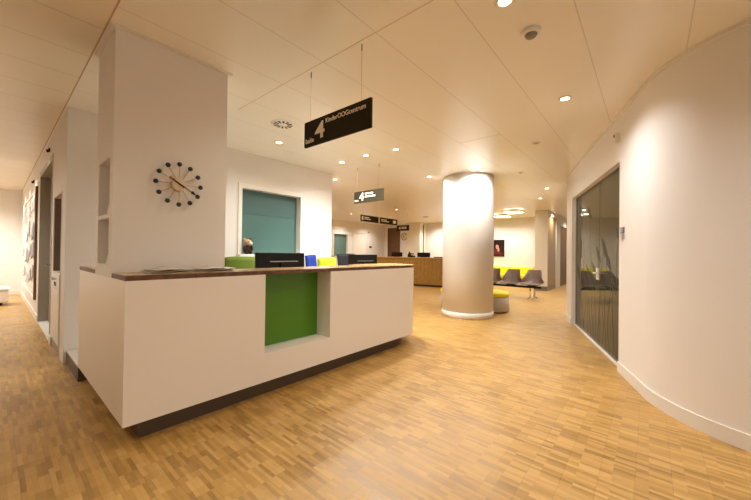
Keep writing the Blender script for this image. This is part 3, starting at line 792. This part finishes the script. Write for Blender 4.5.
# ------------------------------------------------------------------ corridor: cabinet, board, bench
cab = thing('wall_cabinet', 'tall built-in cabinet in the corridor wall with open niche and drawer', 'cabinet', (LU+.25, 5.76, 0))
b = BM()
for y0, y1, z0, z1 in ((5.365, 5.385, .1, 1.995), (6.135, 6.155, .1, 1.995), (5.385, 6.135, 1.975, 1.995), (5.385, 6.135, .98, 1.0)): box(b, LU-.005, LU+.48, y0, y1, z0, z1)
box(b, LU+.02, LU+.48, 5.385, 6.135, .1, .98)
part('carcass', b, BASEB, cab)
part('niche_back', box(BM(), LU+.45, LU+.48, 5.385, 6.135, 1.0, 1.975), ORANGE, cab, 'warm orange wood niche back')
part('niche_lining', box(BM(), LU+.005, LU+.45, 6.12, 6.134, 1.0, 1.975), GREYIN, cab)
dr = part('drawer', box(BM(), LU-.012, LU+.018, 5.39, 6.13, .80, .975, .002, 1), BASEB, cab)
b = BM(); tube(b, [(LU-.012, 5.66, .92), (LU-.045, 5.66, .92), (LU-.045, 5.86, .92), (LU-.012, 5.86, .92)], .008); part('drawer_handle', b, CHROME, dr)
part('drawer_label', box(BM(), LU-.014, LU-.0122, 5.66, 5.86, .83, .88), DARKG, dr)
part('door', box(BM(), LU-.012, LU+.018, 5.39, 6.13, .13, .795, .002, 1), BASEB, cab)
part('plinth', box(BM(), LU+.0, LU+.45, 5.37, 6.15, 0, .1), GREYM, cab)

# board with papers pinned on it
nb = thing('notice_board', 'long white notice board on the corridor wall', 'notice board', (LU-.02, 10.2, .35))
part('panel', box(BM(), LU-.02, LU-.0005, 8.75, 12.4, .40, 2.35), FRAMEW, nb)
b = BM()
for y0, y1, z0, z1 in ((8.70, 8.75, .35, 2.40), (12.4, 12.45, .35, 2.40), (8.75, 12.4, .35, .40), (8.75, 12.4, 2.35, 2.40)): box(b, LU-.03, LU-.0005, y0, y1, z0, z1)
part('frame', b, FRAMEW, nb); part('end_strip', box(BM(), LU-.035, LU-.0005, 8.64, 8.70, .35, 2.45), DKWOOD, nb)
rnd = random.Random(11); n = 0
for r in range(4):
    for c in range(6):
        if rnd.random() < .22: continue
        y = 8.95+c*.57+rnd.uniform(-.06, .06); z = .62+r*.44+rnd.uniform(-.08, .08); w_, h_ = rnd.uniform(.2, .34), rnd.uniform(.22, .36)
        b = BM(); g = []
        for i in range(5):
            g.append([(LU-.026-.012*math.sin(PI*j/4)*rnd.uniform(.4, 1)-.02*(i == 0), y+w_*j/4, z+h_*i/4) for j in range(5)])
        surf(b, g, .0015)
        solo('pinned_paper', b, PAPERG if rnd.random() < .6 else PAPER, 'curled paper pinned to the white corridor notice board', 'paper', 'papers on the notice board')
for v, z, l in ((6.8, 2.76, 'small black spot on the corridor wall above the grey door'), (9.6, 2.66, 'small black spot on the corridor wall above the notice board')):
    t = thing('wall_spot', l, 'wall spot', (LU, v, z))
    part('mount', cyl(BM(), (LU-.0005, v, z), (LU-.02, v, z), .03), BLACK, t)
    part('head', cyl(BM(), (LU-.02, v, z-.015), (LU-.04, v, z-.02), .022, .024), BLACK, t)
bx = thing('low_bench', 'low white bench at the far end of the corridor', 'bench', (-.05, 11.3, 0))
part('body', box(BM(), -.55, .25, 11.1, 11.65, .06, .34, .03, 3), FRAMEW, bx)
part('top', box(BM(), -.58, .28, 11.07, 11.68, .342, .39, .018, 3), FRAMEW, bx)
for x in (-.4, .12): part('foot', cyl(BM(), (x, 11.22, 0), (x, 11.22, .06), .04), BLACK, bx)
for x in (-.4, .12): part('foot', cyl(BM(), (x, 11.55, 0), (x, 11.55, .06), .04), BLACK, bx)

# ------------------------------------------------------------------ meeting room furniture behind the glass
tb = thing('meeting_table', 'dark table seen through the glass door', 'table', (7.4, -.1, 0))
part('tabletop', box(BM(), 6.5, 8.5, -.55, .45, .71, .75, .006), BLACK, tb)
for x in (6.6, 8.4):
    for y in (-.45, .35): part('leg', cyl(BM(), (x, y, 0), (x, y, .71), .025), CHROME, tb)
def lounge(label, u, v, rz):
    t = thing('meeting_chair', label, 'chair', (u, v, 0), rz, 'brown chairs behind the glass')
    part('seat', box(BM(), -.25, .25, -.25, .25, .40, .48, .02, 2), BROWNC, t, local=True)
    part('backrest', box(BM(), -.25, .25, .22, .29, .5, .98, .03, 3), BROWNC, t, local=True)
    for sx in (-1, 1):
        for sy in (-1, 1): part('leg', cyl(BM(), (sx*.22, sy*.22, 0), (sx*.22, sy*.22, .40), .014), CHROME, t, local=True)
        part('back_post', cyl(BM(), (sx*.2, .255, .44), (sx*.2, .255, .56), .012), CHROME, t, local=True)
lounge('brown meeting chair behind the glass door, at the far table end', 9.0, .72, -PI/2)
lounge('brown meeting chair behind the glass door, on the near side of the table', 6.15, -.05, PI/2)

# ------------------------------------------------------------------ light
def spot(u, v, w_, size=150, blend=1, col=(1, .99, .93), r=.07, z=ZC-.02):
    l = bpy.data.lights.new('downlight_or_fill_beam', 'SPOT'); l.energy = w_; l.spot_size = math.radians(size); l.spot_blend = blend; l.color = col; l.shadow_soft_size = r
    o = bpy.data.objects.new('downlight_or_fill_beam', l); C.objects.link(o); o.location = (u, v, z); return o
WL = (1, .80, .56)
POW = {0: 22, 1: 56, 2: 90, 3: 115, 4: 52, 5: 22, 6: 36, 7: 38, 8: 85}
for i, (u, v, l) in enumerate(LIT): spot(u, v, POW.get(i, 60), 174 if i in (6, 7) else 150, .5 if i in (6, 7) else 1, (1, .99, 1) if i in (4, 5) else (1, .99, .93))
# unseen beams added to light the foreground, most of them outside the frame
for u, v in ((.2, .2), (1.0, -1.2), (2.1, -1.0), (1.9, 2.1), (-.6, 1.6), (-.9, 3.6)): spot(u, v, {(1.0, -1.2): 30, (2.1, -1.0): 34}.get((u, v), 16), col=(1, .93, .76) if v > 0 else (1, .98, .93))
# corridor wall washers
for v in (6.9, 9.2, 10.8, 12.3): spot(.22, v, 22, 110, .8)
for v, e in ((5.4, 18), (7.6, 42), (9.8, 60), (12.4, 170)): spot(-.8, v, e)  # not washers: unseen fill beams added to brighten the corridor and its end
# behind the desk, the waiting area, the end wall and the small hall beyond
spot(2.0, 4.0, 22)
for u, v in ((5.4, 7.0), (7.5, 5.2), (7.4, 9.6), (11.3, 11.2), (13.2, 11.2), (14.3, 8.3), (14.2, 5.3), (14.1, 4.3), (12.0, 4.6), (13.6, 2.62), (16.0, 2.3), (17.5, 2.0), (11.2, 1.9)): spot(u, v, 55)
def area(u, v, z, s, w_, col):
    l = bpy.data.lights.new('square_lamp_light', 'AREA'); l.energy = w_; l.size = s; l.color = col
    o = bpy.data.objects.new('square_lamp_light', l); C.objects.link(o); o.location = (u, v, z); return o
area(12.1, 3.75, ZC-.11, .6, 18, (1, .93, .8)); area(13.2, 4.55, ZC-.11, .6, 18, (1, .93, .8)); area(9.3, .98, 2.44, .5, 10, (1, .93, .8))

W = bpy.data.worlds.new('World'); bpy.context.scene.world = W; W.use_nodes = True
W.node_tree.nodes['Background'].inputs[0].default_value = (1, .95, .88, 1)
W.node_tree.nodes['Background'].inputs[1].default_value = .25

# ------------------------------------------------------------------ camera
yaw, pit, rol = math.radians(40.26), math.radians(.47), math.radians(.733)
fw = Vector((math.cos(yaw)*math.cos(pit), math.sin(yaw)*math.cos(pit), math.sin(pit)))
rt = Vector((math.sin(yaw), -math.cos(yaw), 0)); up = rt.cross(fw)
rt2 = math.cos(rol)*rt+math.sin(rol)*up; up2 = rt2.cross(fw)
cd = bpy.data.cameras.new('camera'); cam = bpy.data.objects.new('camera', cd); C.objects.link(cam)
cam.matrix_world = Matrix(((rt2.x, up2.x, -fw.x, 0), (rt2.y, up2.y, -fw.y, 0), (rt2.z, up2.z, -fw.z, 1.3), (0, 0, 0, 1)))
cd.sensor_width = 36; cd.lens = 324.2/751*36; cd.clip_start = .05; cd.clip_end = 100
S = bpy.context.scene; S.camera = cam
S.view_settings.view_transform = 'Standard'; S.view_settings.look = 'None'; S.view_settings.gamma = 1; S.view_settings.use_curve_mapping = False
S.view_settings.exposure = 1.42
S.cycles.max_bounces = 10; S.cycles.diffuse_bounces = 6
